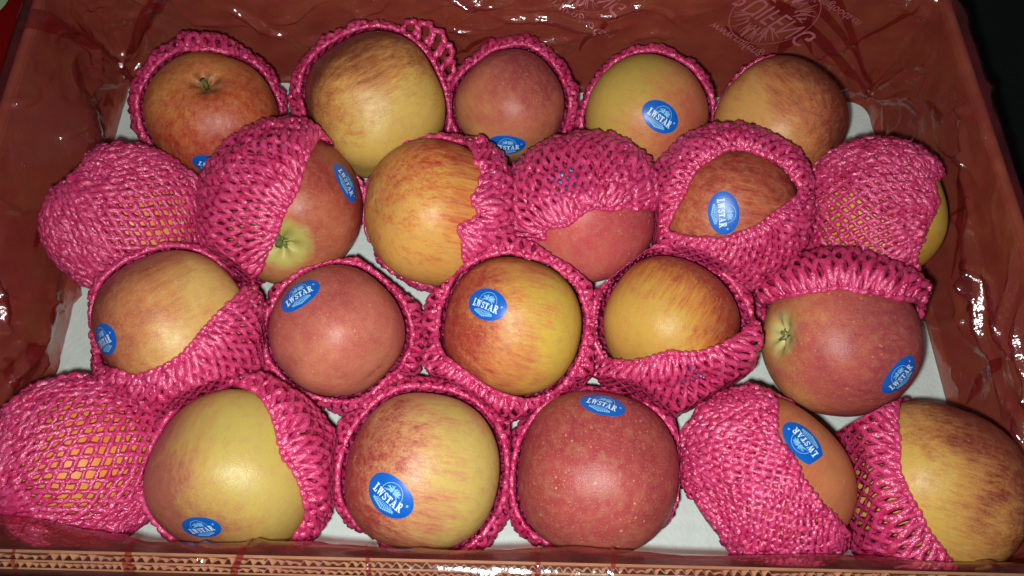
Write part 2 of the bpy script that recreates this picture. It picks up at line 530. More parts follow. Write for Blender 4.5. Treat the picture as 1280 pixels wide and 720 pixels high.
LABEL = [
    'orange-red apple with its small green calyx facing upwards in a pink net cup',
    'largest yellow apple with brown-red streaks and a crease, loose pink loops beside it',
    'small dull pink-red apple with a level blue sticker on its lower side',
    'yellow-green and orange apple with a tilted blue sticker in its middle, ringed by pink net',
    'bare tan-orange apple with brown-red edge beside the empty corner of the white sheet',
    'apple wrapped almost wholly in pink net and half under the red film',
    'pinkish apple showing a yellow-green hollow with a dark stub and a small blue sticker',
    'orange apple with fine red streaks, without sticker, its net pushed to one side',
    'rosy red apple with pale dots, its net pulled over the half with the sticker',
    'brownish red apple with a blue sticker whose lettering reads downwards, framed by net',
    'apple almost hidden in pink net with only a bare yellow end by the box wall',
    'yellow-centred apple with pink cheek and blue sticker at the very edge of its bare part',
    'salmon-pink apple with pale dots and a blue sticker tilted upwards to the right',
    'red apple turning yellow on one side, blue sticker on its red half, ringed by net',
    'golden yellow apple with red-brown rim sunk in a wide pink net collar',
    'pink-red apple with pale calyx star on its end and net thrown back like a hood',
    'apple in a stretched pink net with rows of square holes showing orange skin',
    'yellow-green apple with pink cheek and a blue sticker touching the cardboard rim film',
    'red and yellow streaked apple with the largest blue sticker, beside the cardboard rim',
    'deep pink-red apple with many pale dots and a blue sticker near its top',
    'orange apple with a band of pink net across it and an upside-down blue sticker',
    'large yellow apple with dark red flank and streaks in the box corner, without sticker',
]


class Apple:
    def __init__(self, i):
        x, y, z, R = APP[i]
        s = SPEC[i]
        self.i, self.c, self.R = i, np.array([x, y, z]), R
        vd = norm(CAM - self.c)                        # frame seen from the camera: right, up, towards
        rt = norm(RT - vd * (RT @ vd))
        up = np.cross(vd, rt)
        self.F = np.array([rt, up, vd])                # rows
        self.dist = np.linalg.norm(CAM - self.c)
        zax = norm(np.array(s['ax']) @ self.F)
        xax = norm(np.cross(up + 0.13 * vd, zax))
        self.B = np.array([xax, np.cross(zax, xax), zax])   # rows: local axes in world
        self.asp = s.get('asp', .90 + .08 * ((i * 53 % 10) / 10))
        self.lobe = s.get('lobe', .018)
        self.dim = s.get('vis', 0.0)
        self.nz = SinNoise(1.5, 10, seed=40 + i)
        self.ph = i * 1.37
        vv = self.c - CAM
        self.pc = np.array([640 + FPX * (vv @ RT) / (vv @ FWD), 360 - FPX * (vv @ UPV) / (vv @ FWD)])
        self.rp = FPX * R / math.sqrt(self.dist ** 2 - R ** 2)

    def radius(self, d_local, dimple=True):
        z = np.clip(d_local[..., 2], -1, 1)
        sn = np.sqrt(1 - z * z)
        t = np.arccos(z)
        ph = np.arctan2(d_local[..., 1], d_local[..., 0])
        p = 2.22 + .35 * ((self.i * 37 % 10) / 10)
        r = (np.abs(sn) ** p + np.abs(z / self.asp) ** p) ** (-1 / p)
        r = r * (1 + 0.02 * z * sn)
        lob = np.cos(5 * ph + self.ph) * sn ** 2
        r = r * (1 + self.lobe * lob * (0.35 + 0.65 * (z < 0) * np.minimum(1, -z * 2)))
        r = r * (1 + 0.018 * np.sin(2 * ph + self.ph * 2) * sn + 0.012 * np.sin(ph + self.ph) * z)
        r = r * (1 + .024 * self.nz(d_local))
        if dimple:
            r = r - 0.30 * np.exp(-(t / 0.30) ** 2) - 0.17 * self.dim * np.exp(-((math.pi - t) / 0.24) ** 2) * (1 + 0.25 * np.cos(5 * ph + self.ph))
        return r * self.R * .992

    def rad_w(self, d_world, dimple=False):
        return self.radius(d_world @ self.B.T, dimple)

    def dir_px(self, px, py):
        """direction from the centre to the skin seen at a pixel; past the outline it goes on round the back"""
        v = np.array([px, py], float) - self.pc
        r = np.linalg.norm(v) / self.rp
        a = math.asin(min(r, 1.0)) if r <= 1 else math.pi / 2 + (r - 1) * 1.6
        u = v / (np.linalg.norm(v) + 1e-9)
        loc = np.array([u[0] * math.sin(a), -u[1] * math.sin(a), math.cos(a)])
        return loc @ self.F


APPLES = [Apple(i) for i in range(22)]

# sticker: apple, centre pixel, text direction in degrees (clockwise from right in the picture), size factor
STICK = {0: (262, 199, 28, 1), 2: (634, 178, 3, 1), 3: (824, 146, 33, 1), 6: (425, 231, 58, 1), 8: (712, 222, 10, 1), 9: (905, 266, 84, 1),
         11: (146, 424, -14, 1), 12: (379, 373, -20, 1), 13: (610, 382, 25, 1), 14: (862, 462, 10, 1), 15: (1108, 464, -42, 1), 17: (260, 656, -36, 1),
         18: (493, 615, 36, 1.08), 19: (755, 512, 36, 1), 20: (999, 561, 236, 1)}


# ------------------------------------------------------------------ sticker print (2D, millimetres)
def stroke(pts, w0, w1=None):
    """a polyline as quads"""
    q = []
    pts = [np.array(p, float) for p in pts]
    w1 = w0 if w1 is None else w1
    n = len(pts) - 1
    for k in range(n):
        a, b = pts[k], pts[k + 1]
        e = b - a
        L = np.linalg.norm(e)
        if L < 1e-6: continue
        e /= L
        nn = np.array([-e[1], e[0]])
        wa, wb = w0 + (w1 - w0) * k / n, w0 + (w1 - w0) * (k + 1) / n
        q.append([a - nn * wa / 2, b - nn * wb / 2, b + nn * wb / 2, a + nn * wa / 2])
    return q


def glyph(ch):
    T, t, sf = .26, .11, .12
    bar = lambda x0, x1, y0, y1: [[np.array(p) for p in ((x0, y0), (x1, y0), (x1, y1), (x0, y1))]]
    sl = lambda x0, x1, x2, x3, y0=0., y1=1.: [[np.array(p) for p in ((x0, y0), (x1, y0), (x3, y1), (x2, y1))]]
    if ch == 'L':
        return bar(.14, .14 + T, 0, 1) + bar(0, .55, .9, 1) + bar(0, .74, 0, .12) + bar(.64, .74, .1, .34), .78
    if ch == 'W':
        return sl(.24, .40, .06, .30) + sl(.24, .36, .50, .60) + sl(.66, .82, .46, .70) + sl(.68, .78, .96, 1.04) + bar(-.02, .40, .91, 1) + bar(.42, .76, .91, 1) + bar(.84, 1.12, .91, 1), 1.12
    if ch == 'S':
        c = [(.60, .76), (.52, .92), (.34, .96), (.17, .88), (.14, .70), (.28, .57), (.46, .46), (.60, .30), (.56, .12), (.36, .04), (.18, .07), (.08, .24)]
        return stroke(c, .17) + bar(.55, .63, .68, .98) + bar(.04, .12, .02, .34), .70
    if ch == 'T':
        return bar(.25, .25 + T, 0, .95) + bar(0, .76, .88, 1) + bar(0, .09, .68, .9) + bar(.67, .76, .68, .9) + bar(.14, .62, 0, .1), .78
    if ch == 'A':
        return sl(.08, .18, .38, .46) + sl(.56, .84, .34, .52) + bar(.22, .62, .30, .39) + bar(-.04, .30, 0, .09) + bar(.46, .96, 0, .09), .94
    if ch == 'R':
        c = [(.36, .95), (.60, .93), (.70, .75), (.60, .57), (.36, .53)]
        return bar(.12, .12 + T, 0, 1) + stroke(c, .15) + sl(.64, .90, .36, .58, 0, .54) + bar(0, .46, .91, 1) + bar(0, .46, 0, .09) + bar(.62, .98, 0, .09), .96


def sticker_art():
    bold, fine = [], []
    word = 'LWSTAR'
    adv = [glyph(c)[1] + .06 for c in word]
    tot = sum(adv)
    Wd = 15.2
    x = 0
    for c, a in zip(word, adv):
        q, wd = glyph(c)
        mid = (x + a / 2) / tot - .5
        h = 3.1 + 1.1 * (abs(mid) * 2) ** 2
        for poly in q:
            o = []
            for p in poly:
                X = ((x + p[0]) / tot - .5) * Wd
                yc = -1.15
                o.append((X, yc - h * .42 + p[1] * h))
            bold.append(o)
        x += a
    r = random.Random(3)
    R, cx, cy = 4.9, 0.3, 1.6
    for k in range(40):                              # the circle
        a0, a1 = -.25 + k * (math.pi + .5) / 40, -.25 + (k + 1) * (math.pi + .5) / 40
        fine += stroke([(cx + R * math.cos(a0), cy + R * math.sin(a0) - .4), (cx + R * math.cos(a1), cy + R * math.sin(a1) - .4)], .26)
    for k in range(46):                              # the burst of curls inside it
        a = r.uniform(-.05, math.pi + .05)
        r0, r1 = r.uniform(.3, 2.2), r.uniform(2.4, 4.2)
        b = a + r.uniform(-.35, .35)
        p0 = (cx + r0 * math.cos(a), cy + .2 + r0 * math.sin(a) * .9)
        p1 = (cx + r1 * math.cos(b), cy - .2 + r1 * math.sin(b) * .92)
        pm = ((p0[0] + p1[0]) / 2 + r.uniform(-.3, .3), (p0[1] + p1[1]) / 2 + r.uniform(-.3, .3))
        fine += stroke([p0, pm, p1], .38, .22)
    for k in range(11):                              # the spray below the word
        t = k / 10 - .5
        x0 = t * 9.0
        y0 = -3.1
        L = 2.5 * (1 - abs(t) * 1.1) + .5
        x1 = x0 * 1.08
        fine += stroke([(x0 * .7, y0), (x1, y0 - L)], .3)
        fine += stroke([(x1 - .45, y0 - L + .1), (x1 + .45, y0 - L - .1)], .7)
        fine += stroke([(x1 - .5, y0 - L * .5), (x1 + .3, y0 - L * .5 - .3)], .35)
    for k in range(8):                               # the small mark at the end of the word
        a = k * math.pi / 4
        fine += stroke([(8.5 + .1 * math.cos(a), 1.35 + .1 * math.sin(a)), (8.5 + .55 * math.cos(a), 1.35 + .55 * math.sin(a))], .45)
    return bold, fine


ART_BOLD, ART_FINE = sticker_art()


def subdiv(polys, maxlen=1.4):
    out = []
    for q in polys:
        q = [np.array(p, float) for p in q]
        n = max(1, int(math.ceil(max(np.linalg.norm(q[1] - q[0]), np.linalg.norm(q[2] - q[3])) / maxlen)))
        m = max(1, int(math.ceil(max(np.linalg.norm(q[3] - q[0]), np.linalg.norm(q[2] - q[1])) / maxlen)))
        bl = lambda s, t: (q[0] * (1 - s) + q[1] * s) * (1 - t) + (q[3] * (1 - s) + q[2] * s) * t
        for a in range(n):
            for b in range(m):
                out.append([bl(a / n, b / m), bl((a + 1) / n, b / m), bl((a + 1) / n, (b + 1) / m), bl(a / n, (b + 1) / m)])
    return out


def make_apple(A):
    i = A.i
    s = SPEC[i]
    root = empty('apple', tuple(A.c - np.array([0, 0, A.R])))
    tag(root, LABEL[i], 'apple', 'apples packed in the box')
    lb = s['bd'] if np.linalg.norm(s['bd']) > 0 else (0, 0, 1)
    bl = A.B @ (norm(np.array(lb)) @ A.F)
    mat = mat_apple(i, *s['c'], bl, s['k'], s['b'], s['st'], s['dt'], s['pole'], s.get('pc', GRN), s.get('rough', .40), i + 1)
    nt, nph = 60, 84
    t = np.linspace(0.0005, math.pi - 0.0005, nt)
    t = t - 0.12 * np.sin(2 * t)                       # denser near the poles
    ph = np.arange(nph) * 2 * math.pi / nph
    T, PH = np.meshgrid(t, ph, indexing='ij')
    d = np.stack([np.sin(T) * np.cos(PH), np.sin(T) * np.sin(PH), np.cos(T)], -1)
    v = d * A.radius(d)[..., None]
    idx = np.arange(nt * nph).reshape(nt, nph)
    a, b = idx[:-1], idx[1:]
    f = np.stack([a, b, np.roll(b, -1, 1), np.roll(a, -1, 1)], -1).reshape(-1, 4)
    body = mesh_obj('body', v, f, mat, root)
    Ml = Matrix.Identity(4)
    for r in range(3):
        for c in range(3):
            Ml[r][c] = A.B[c][r]
    Ml.translation = Vector((0, 0, A.R))
    body.matrix_local = Ml

    def child(o):                                      # geometry given in local apple axes
        o.matrix_local = Ml
        return o
    if i in (0, 6):                                         # short stub in the hollow
        pts = [np.array([0, 0, -.68 * A.R]), np.array([.0006, 0, -.80 * A.R]), np.array([.0020, .0006, -(.95 if i else .86) * A.R])]
        child(tube_obj('stem', pts, [.0016, .0013, .0017], MAT_STEM, root, 8))
    if i in (0, 6, 15):
        sg = -1
        r0 = A.radius(np.array([0, 0, -1.0])[None])[0]
        n = 5
        v, f = [], []
        rr = random.Random(i)
        for k in range(n):
            a = k * 2 * math.pi / n + .3 + rr.uniform(-.2, .2)
            L, wd = rr.uniform(.0034, .0056), .0014
            e = np.array([math.cos(a), math.sin(a)])
            q = np.array([-e[1], e[0]])
            base = len(v)
            for s_, (rad, ww, lift) in enumerate(((.0004, .6, .0006), (.45 * L, 1.0, .0016), (.8 * L, .6, .0021 + rr.uniform(0, .0012)), (L, .05, .0016 + rr.uniform(-.0006, .0014)))):
                for sd in (-1, 0, 1):
                    p = e * rad + q * sd * ww * wd
                    v.append((p[0], p[1], sg * (r0 + lift + (0.0004 if sd == 0 else 0))))
            for a_ in range(3):
                for b_ in range(2):
                    x0 = base + a_ * 3 + b_
                    f.append([x0, x0 + 1, x0 + 4, x0 + 3])
        child(mesh_obj('calyx', v, f, MAT_SEPAL, root))
    if i in STICK:
        px, py, ang, sc = STICK[i]
        dn = A.dir_px(px, py)
        a = math.radians(ang)
        tx = np.array([math.cos(a), -math.sin(a), 0]) @ A.F
        tx = norm(tx - dn * (tx @ dn))
        ty = np.cross(dn, tx)

        def wrap(x, y, off):
            d = norm(dn + (tx * x + ty * y) * 0.001 * sc / A.R)
            d = d @ A.B.T
            return d * (A.radius(d, True)[..., None] + off) if d.ndim > 1 else d * (A.radius(d[None], True)[0] + off)
        nr, na = 7, 56
        v = [wrap(0, 0, .00022)]
        f = []
        for r in range(1, nr + 1):
            for k in range(na):
                q = 2 * math.pi * k / na
                x, y = 11.6 * r / nr * math.cos(q), 8.1 * r / nr * math.sin(q)
                if i == 20:
                    x = max(x, -9.4)                   # this one has its end cut off straight
                v.append(wrap(x, y, .00022 if r < nr else .00012))
        for k in range(na):
            f.append([0, 1 + k, 1 + (k + 1) % na])
        for r in range(nr - 1):
            for k in range(na):
                f.append([1 + r * na + k, 1 + (r + 1) * na + k, 1 + (r + 1) * na + (k + 1) % na, 1 + r * na + (k + 1) % na])
        st = child(mesh_obj('sticker', v, f, MAT_BLUE, root))
        st['label'] = 'blue oval sticker with white lettering and round emblem'
        for nm, art, mt, lift in (('lettering', ART_BOLD, MAT_PRINT, .00040), ('emblem', ART_FINE, MAT_FINE, .00030)):
            v, f = [], []
            for k, q in enumerate(subdiv(art)):
                b0 = len(v)
                for p in q:
                    v.append(wrap(p[0], p[1], lift + (k % 23) * 3e-6))
                f.append([b0, b0 + 1, b0 + 2, b0 + 3])
            o = mesh_obj(nm, v, f, mt, st, False)
    return root


def tube_obj(name, pts, rads, mat, parent, sides=6):
    v, f = tube_geo(np.array(pts), np.array(rads), sides)
    return mesh_obj(name, v, f, mat, parent)


def tube_geo(pts, rads, sides):
    n = len(pts)
    tg = norm(np.gradient(pts, axis=0))
    ref = np.array([0.31, 0.2, 0.93])
    b = norm(np.cross(tg, ref))
    nn = np.cross(b, tg)
    a = np.arange(sides) * 2 * math.pi / sides
    ring = pts[:, None] + rads[:, None, None] * (np.cos(a)[None, :, None] * nn[:, None] + np.sin(a)[None, :, None] * b[:, None])
    v = ring.reshape(-1, 3)
    f = []
    for k in range(n - 1):
        for s in range(sides):
            f.append([k * sides + s, k * sides + (s + 1) % sides, (k + 1) * sides + (s + 1) % sides, (k + 1) * sides + s])
    f.append(list(range(sides))[::-1])
    f.append([(n - 1) * sides + s for s in range(sides)])
    return v, f


for A in APPLES:
    make_apple(A)

# ------------------------------------------------------------------ foam nets
# mouth: outline of the bare skin in picture pixels (past the apple's outline = round its back); thick, flare in mm; holes: (px, py, radius px, strength)
NETS = [
    dict(m=[(188, 150), (200, 105), (230, 80), (270, 74), (310, 82), (338, 110), (350, 150), (345, 200), (310, 240), (265, 248), (220, 232), (193, 195)], th=8.0, fl=1.0),
    dict(m=[(384, 120), (395, 75), (430, 48), (475, 39), (520, 50), (550, 85), (562, 130), (555, 180), (520, 225), (470, 240), (425, 222), (392, 175)], th=7.0, fl=1.4),
    dict(m=[(575, 150), (576, 100), (595, 72), (635, 60), (680, 75), (702, 105), (704, 160), (690, 200), (635, 215), (585, 200)], th=9.0, fl=1.1),
    dict(m=[(733, 130), (745, 95), (775, 72), (810, 66), (850, 78), (875, 105), (884, 140), (876, 190), (850, 220), (808, 230), (768, 205), (740, 165)], th=7.0, fl=0.8),
    dict(m=[(893, 150), (905, 115), (935, 88), (980, 66), (1036, 70), (1070, 120), (1072, 170), (1055, 215), (1000, 244), (930, 238), (896, 200)], th=2.0, fl=0.4),
    dict(m=[(140, 188), (112, 228), (80, 262), (52, 275), (45, 200), (95, 165)], m2=[(226, 300), (236, 275), (262, 280), (268, 320), (242, 335)], th=2.4, fl=0.5, holes=[(205, 300, 30, 1.0), (150, 300, 40, .3)]),
    dict(m=[(390, 186), (414, 190), (446, 210), (468, 260), (462, 325), (420, 375), (370, 395), (328, 378), (320, 340), (340, 302), (353, 270), (370, 235), (380, 205)], th=6.0, fl=0.8, holes=[(325, 265, 30, .45)]),
    dict(m=[(540, 165), (580, 175), (592, 205), (597, 230), (588, 260), (574, 290), (578, 315), (566, 350), (540, 370), (490, 360), (436, 315), (432, 250), (452, 195), (495, 168)], th=6.5, fl=0.2, rag=1),
    dict(m=[(640, 300), (668, 298), (690, 284), (720, 274), (750, 262), (780, 255), (818, 258), (824, 310), (795, 356), (740, 382), (685, 360), (648, 330)], th=5.0, fl=0.2, rag=1, holes=[(712, 222, 22, .75)]),
    dict(m=[(847, 285), (858, 255), (880, 220), (905, 203), (930, 199), (957, 211), (976, 232), (981, 245), (960, 262), (930, 280), (905, 293), (870, 292)], th=7.0, fl=2.0, holes=[(945, 300, 26, .6)]),
    dict(m=[(1138, 236), (1150, 255), (1138, 290), (1128, 312), (1142, 352), (1180, 350), (1195, 290), (1185, 245), (1160, 225)], m2=[(1012, 262), (1004, 310), (985, 320), (980, 270), (995, 250)], th=2.6, fl=0.5, holes=[(1055, 275, 42, .72)]),
    dict(m=[(112, 418), (128, 375), (165, 343), (195, 326), (235, 318), (272, 326), (304, 342), (299, 360), (275, 382), (252, 408), (240, 425), (225, 441), (205, 451), (180, 459), (150, 458), (120, 446)], th=6.5, fl=0.5, holes=[(290, 415, 36, .5)]),
    dict(m=[(334, 420), (340, 380), (365, 350), (400, 330), (430, 325), (465, 335), (490, 360), (502, 400), (500, 430), (490, 455), (470, 475), (445, 492), (420, 502), (383, 492), (352, 462)], th=12.0, fl=0.7),
    dict(m=[(554, 420), (556, 385), (575, 350), (605, 332), (640, 325), (680, 335), (710, 360), (723, 395), (718, 430), (700, 465), (680, 484), (655, 489), (625, 479), (590, 455), (565, 440)], th=11.0, fl=0.8),
    dict(m=[(757, 400), (764, 360), (785, 334), (820, 319), (855, 320), (890, 338), (914, 368), (919, 400), (905, 412), (890, 425), (860, 434), (838, 433), (812, 441), (785, 448), (765, 445), (757, 420)], th=11.5, fl=3.2, holes=[(862, 462, 22, 1.0)]),
    dict(m=[(940, 412), (958, 388), (1000, 380), (1050, 377), (1100, 382), (1135, 391), (1170, 415), (1176, 460), (1150, 530), (1080, 560), (1000, 555), (940, 500), (928, 440)], th=10.0, fl=0.5),
    dict(m=[(18, 565), (24, 600), (38, 618), (46, 640), (64, 668), (40, 700), (-10, 670), (-20, 600)], th=2.6, fl=0.4, holes=[(125, 555, 50, .72), (95, 615, 34, .6)]),
    dict(m=[(188, 590), (200, 540), (232, 508), (275, 496), (312, 511), (325, 540), (340, 575), (360, 610), (368, 635), (357, 665), (342, 692), (300, 715), (235, 705), (198, 650)], th=6.0, fl=0.4, holes=[(372, 540, 30, .6)]),
    dict(m=[(432, 600), (434, 560), (455, 520), (490, 498), (530, 489), (570, 499), (600, 525), (615, 560), (620, 600), (606, 640), (585, 665), (555, 680), (500, 690), (455, 684), (436, 640)], th=11.0, fl=0.9),
    dict(m=[(640, 570), (655, 515), (700, 482), (750, 474), (802, 486), (842, 532), (856, 590), (850, 642), (826, 684), (798, 710), (750, 720), (698, 704), (678, 672), (662, 640), (645, 605)], th=11.0, fl=0.6),
    dict(m=[(962, 500), (975, 530), (972, 560), (990, 590), (1005, 620), (1022, 645), (1046, 674), (1078, 645), (1080, 575), (1058, 525), (1010, 495)], m2=[(858, 575), (880, 610), (900, 640), (915, 670), (930, 705), (890, 730), (845, 690), (838, 620)], th=3.6, fl=0.4, holes=[(965, 640, 42, .6), (905, 620, 22, .8)]),
    dict(m=[(1146, 512), (1141, 560), (1137, 590), (1144, 620), (1157, 655), (1178, 687), (1195, 712), (1240, 730), (1300, 700), (1312, 620), (1300, 540), (1255, 495), (1200, 488), (1155, 496)], th=8.0, fl=0.5, holes=[(1105, 600, 32, .6)]),
]
NLABEL = [
    'pink foam net cupped round the orange-red apple with the green calyx',
    'pink foam net with loose loops round the large yellow brown-streaked apple',
    'thick pink foam net ring round the small dull pink-red apple',
    'pink foam net ring round the yellow-green apple with the tilted sticker',
    'pink foam net mostly hidden under the bare tan-orange apple',
    'pink foam net covering almost all of the apple half under the red film',
    'thick pink foam net slung over the upper half of the apple with the green hollow',
    'ragged pink foam net pushed to one side of the plain orange apple',
    'ragged pink foam net over the rosy apple, blue sticker glinting through',
    'wide pink foam net with folded collar framing the apple whose sticker reads downwards',
    'pink foam net with slanting holes over the apple with the bare yellow end',
    'pink foam net under and beside the yellow-centred pink-cheeked apple',
    'pink foam net ring round the salmon-pink dotted apple',
    'pink foam net ring round the red apple that turns yellow on one side',
    'widest pink foam net collar, round the golden apple, blue sticker glinting through',
    'pink foam net thrown back like a hood over the apple with the calyx star',
    'stretched pink foam net with rows of square holes',
    'pink foam net on one side of the yellow-green apple by the cardboard rim',
    'thick pink foam net ring round the red and yellow streaked apple',
    'pink foam net low down round the deep pink-red dotted apple',
    'band of pink foam net across the apple with the upside-down sticker',
    'pink foam net on one side of the large yellow apple with dark red flank',
]


def angles_about(dirs, ax, e1, e2):
    th = np.arccos(np.clip(dirs @ ax, -1, 1))
    ph = np.arctan2(dirs @ e2, dirs @ e1) % (2 * math.pi)
    o = np.argsort(ph)
    ph, th = ph[o], th[o]
    return np.r_[ph[-4:] - 2 * math.pi, ph, ph[:4] + 2 * math.pi], np.r_[th[-4:], th, th[:4]]


def densify(poly, n=8):
    out = []
    for k in range(len(poly)):
        a, b = np.array(poly[k], float), np.array(poly[(k + 1) % len(poly)], float)
        for s in range(n):
            out.append(a + (b - a) * s / n)
    return out


def make_net(A, N):
    i = A.i
    R = A.R
    d1 = np.array([A.dir_px(*p) for p in densify(N['m'])])
    ctr = np.array(N['m'], float).mean(0)
    ax = A.dir_px(*(A.pc + (ctr - A.pc) * min(1.0, .97 * A.rp / (np.linalg.norm(ctr - A.pc) + 1e-9))))
    m2 = N.get('m2')
    if m2:
        d2 = np.array([A.dir_px(*p) for p in densify(m2)])
        ax = norm(ax - 0.25 * norm(d2.mean(0)))
    e1 = norm(np.cross(ax, np.array([.3, .5, .81])))
    e2 = np.cross(ax, e1)
    p1, t1 = angles_about(d1, ax, e1, e2)
    if m2:
        p2, t2 = angles_about(d2, -ax, e1, -e2)
        # angle measured about -ax in a mirrored frame: phi -> -phi
    nz_w = SinNoise(2.6, seed=i * 7 + 1)
    nz_t = SinNoise(2.2, seed=i * 7 + 2)
    nz_o = SinNoise(2.0, seed=i * 7 + 3)
    nz_f = SinNoise(26, 24, seed=i * 7 + 4)
    nz_l = SinNoise(60, 30, seed=i * 7 + 5)
    nz_e = SinNoise(7, seed=i * 7 + 6)
    strands = 88
    mean_len = (2.75 - t1.mean()) * (R + .003)
    rows = max(7, int(round(mean_len / .0035)))
    if rows % 2: rows += 1
    V, Fc, base = [], [], 0
    holes = [(A.dir_px(h[0], h[1]), h[2] / A.rp, h[3]) for h in N.get('holes', [])]
    rs = np.random.default_rng(100 + i)
    grid = np.linspace(0, 2 * math.pi, 241)[:-1]

    def circ_smooth(y, sg):
        kk = np.arange(-60, 61) * (2 * math.pi / 240)
        g_ = np.exp(-(kk / sg) ** 2)
        return np.convolve(np.r_[y[-60:], y, y[:60]], g_ / g_.sum(), 'valid')
    g1 = circ_smooth(np.interp(grid, p1, t1), .07)
    if m2:
        g2 = circ_smooth(math.pi - np.interp((-grid) % (2 * math.pi), p2, t2), .30)
        g2 = np.maximum(g2, g1 + .35)
    else:
        g2 = np.maximum(math.pi * .93, g1 + .2)
    per_i = lambda ph_, y: np.interp(ph_ % (2 * math.pi), np.r_[grid, 2 * math.pi], np.r_[y, y[0]])
    for layer in (0, 1):
        per = 3 if layer == 0 else 2
        sides = 5 if layer == 0 else 3
        S = rows * per + 1
        k = np.arange(strands)[:, None]
        wv = np.linspace(0, rows, S)[None, :]
        amp = .36 if layer == 0 else .30
        sgn = np.where(k % 2 == 0, 1.0, -1.0)
        shift = 0.0 if layer == 0 else 0.5

        def place(open_):
            am = amp + .16 * open_
            sh = shift * (1 - open_)
            phi = 2 * math.pi * (k + sh + am * sgn * np.cos(math.pi * wv) + 0 * wv) / strands
            th0 = per_i(phi, g1)
            tend = per_i(phi, g2)
            fr = wv / rows
            th = th0 + (tend - th0) * fr
            dd = ax * np.cos(th)[..., None] + (e1 * np.cos(phi)[..., None] + e2 * np.sin(phi)[..., None]) * np.sin(th)[..., None]
            rag = .10 if N.get('rag') else .028
            th = th + (.035 * nz_t(dd) * np.minimum(1, fr * 4)) + rag * nz_e(dd) * (1 - fr) ** 2
            phi2 = phi + .035 * nz_w(dd)
            dd = ax * np.cos(th)[..., None] + (e1 * np.cos(phi2)[..., None] + e2 * np.sin(phi2)[..., None]) * np.sin(th)[..., None]
            return dd, th, th0
        zero = np.zeros((strands, S))
        dd, th, th0 = place(zero)
        op = np.clip(.16 * nz_o(dd) - .04, 0, .35)
        for hd, hr, hs in holes:
            an = np.arccos(np.clip(dd @ hd, -1, 1))
            op = op + hs * np.exp(-(an / (hr * 1.25)) ** 2)
        op = np.clip(op, 0, 1) * np.clip((th - th0) / .12, 0, 1)
        dd, th, th0 = place(op)
        lump = 1 + .26 * nz_l(dd) + .12 * nz_f(dd) + rs.normal(0, .05, dd.shape[:2])
        rho = (.00156 - .00058 * op) * np.clip(lump, .55, 1.5)
        if layer == 1:
            rho = rho * 1.15 * (1 - .6 * op)
        rho[:, 0] *= .55
        rho[:, -1] *= .4
        flare = N['fl'] * .001 * np.exp(-(th - th0) / .30)
        th_mm = N['th'] * .001 * (.16 + .84 * np.sin(np.clip((th - th0) / .26, 0, 1) * math.pi / 2))
        if layer == 0:
            off = rho * .75 + th_mm * (1 - .85 * op) + flare + .00055 * nz_f(dd) * (1 - op)
        else:
            off = rho * .7 + .5 * (th_mm * (1 - op) + flare)
        c = dd * (A.rad_w(dd) + off)[..., None]
        tg = norm(np.gradient(c, axis=1))
        b = norm(np.cross(tg, dd))
        nn = np.cross(b, tg)
        aa = np.arange(sides) * 2 * math.pi / sides
        ring = c[:, :, None] + rho[..., None, None] * (np.cos(aa)[:, None] * nn[:, :, None] * .85 + np.sin(aa)[:, None] * b[:, :, None] * 1.08)
        # neighbours press nets flat where they meet
        pts = ring.reshape(-1, 3)
        for B in APPLES:
            if B is A: continue
            dv = B.c - A.c
            L = np.linalg.norm(dv)
            if L > A.R + B.R + .03: continue
            u = dv / L
            lim = A.R + (L - A.R - B.R) / 2 + .0004
            h = pts @ u
            ex = np.maximum(h - lim, 0)
            pts = pts - u * (ex * .93)[:, None]
        zmin = .0004 - A.c[2]
        pts[:, 2] = np.maximum(pts[:, 2], zmin)
        # and so do the walls
        ey = pts[:, 1] + A.c[1]
        pts[:, 1] = np.clip(ey, -.1405, .1635) - A.c[1]
        idx = base + np.arange(strands * S * sides).reshape(strands, S, sides)
        q = np.stack([idx[:, :-1], np.roll(idx[:, :-1], -1, 2), np.roll(idx[:, 1:], -1, 2), idx[:, 1:]], -1).reshape(-1, 4)
        V.append(pts)
        Fc.append(q)
        base += len(pts)
    cph = np.linspace(0, 2 * math.pi, 361)[:-1]
    ct = per_i(cph, g1)
    rag = .10 if N.get('rag') else .028
    cd_ = ax * np.cos(ct)[:, None] + (e1 * np.cos(cph)[:, None] + e2 * np.sin(cph)[:, None]) * np.sin(ct)[:, None]
    ct = ct + rag * nz_e(cd_) - .020 * np.abs(np.sin(cph * strands / 4)) + .01
    cd_ = ax * np.cos(ct)[:, None] + (e1 * np.cos(cph)[:, None] + e2 * np.sin(cph)[:, None]) * np.sin(ct)[:, None]
    crho = .00142 * np.clip(1 + .22 * nz_l(cd_) + .18 * np.sin(cph * strands / 2), .5, 1.6)
    cc = cd_ * (A.rad_w(cd_) + crho * .8 + N['fl'] * .00095 + N['th'] * .00016)[:, None]
    tg = norm(np.roll(cc, -1, 0) - np.roll(cc, 1, 0))
    b = norm(np.cross(tg, cd_))
    nn = np.cross(b, tg)
    aa = np.arange(6) * math.pi / 3
    ring = cc[:, None] + crho[:, None, None] * (np.cos(aa)[:, None] * nn[:, None] + np.sin(aa)[:, None] * b[:, None])
    pts = ring.reshape(-1, 3)
    for B in APPLES:
        if B is A: continue
        dv = B.c - A.c
        L = np.linalg.norm(dv)
        if L > A.R + B.R + .03: continue
        u = dv / L
        pts = pts - u * (np.maximum(pts @ u - A.R - (L - A.R - B.R) / 2 - .0004, 0) * .93)[:, None]
    pts[:, 2] = np.maximum(pts[:, 2], .0004 - A.c[2])
    idx = base + np.arange(360 * 6).reshape(360, 6)
    V.append(pts)
    Fc.append(np.stack([idx, np.roll(idx, -1, 1), np.roll(np.roll(idx, -1, 1), -1, 0), np.roll(idx, -1, 0)], -1).reshape(-1, 4))
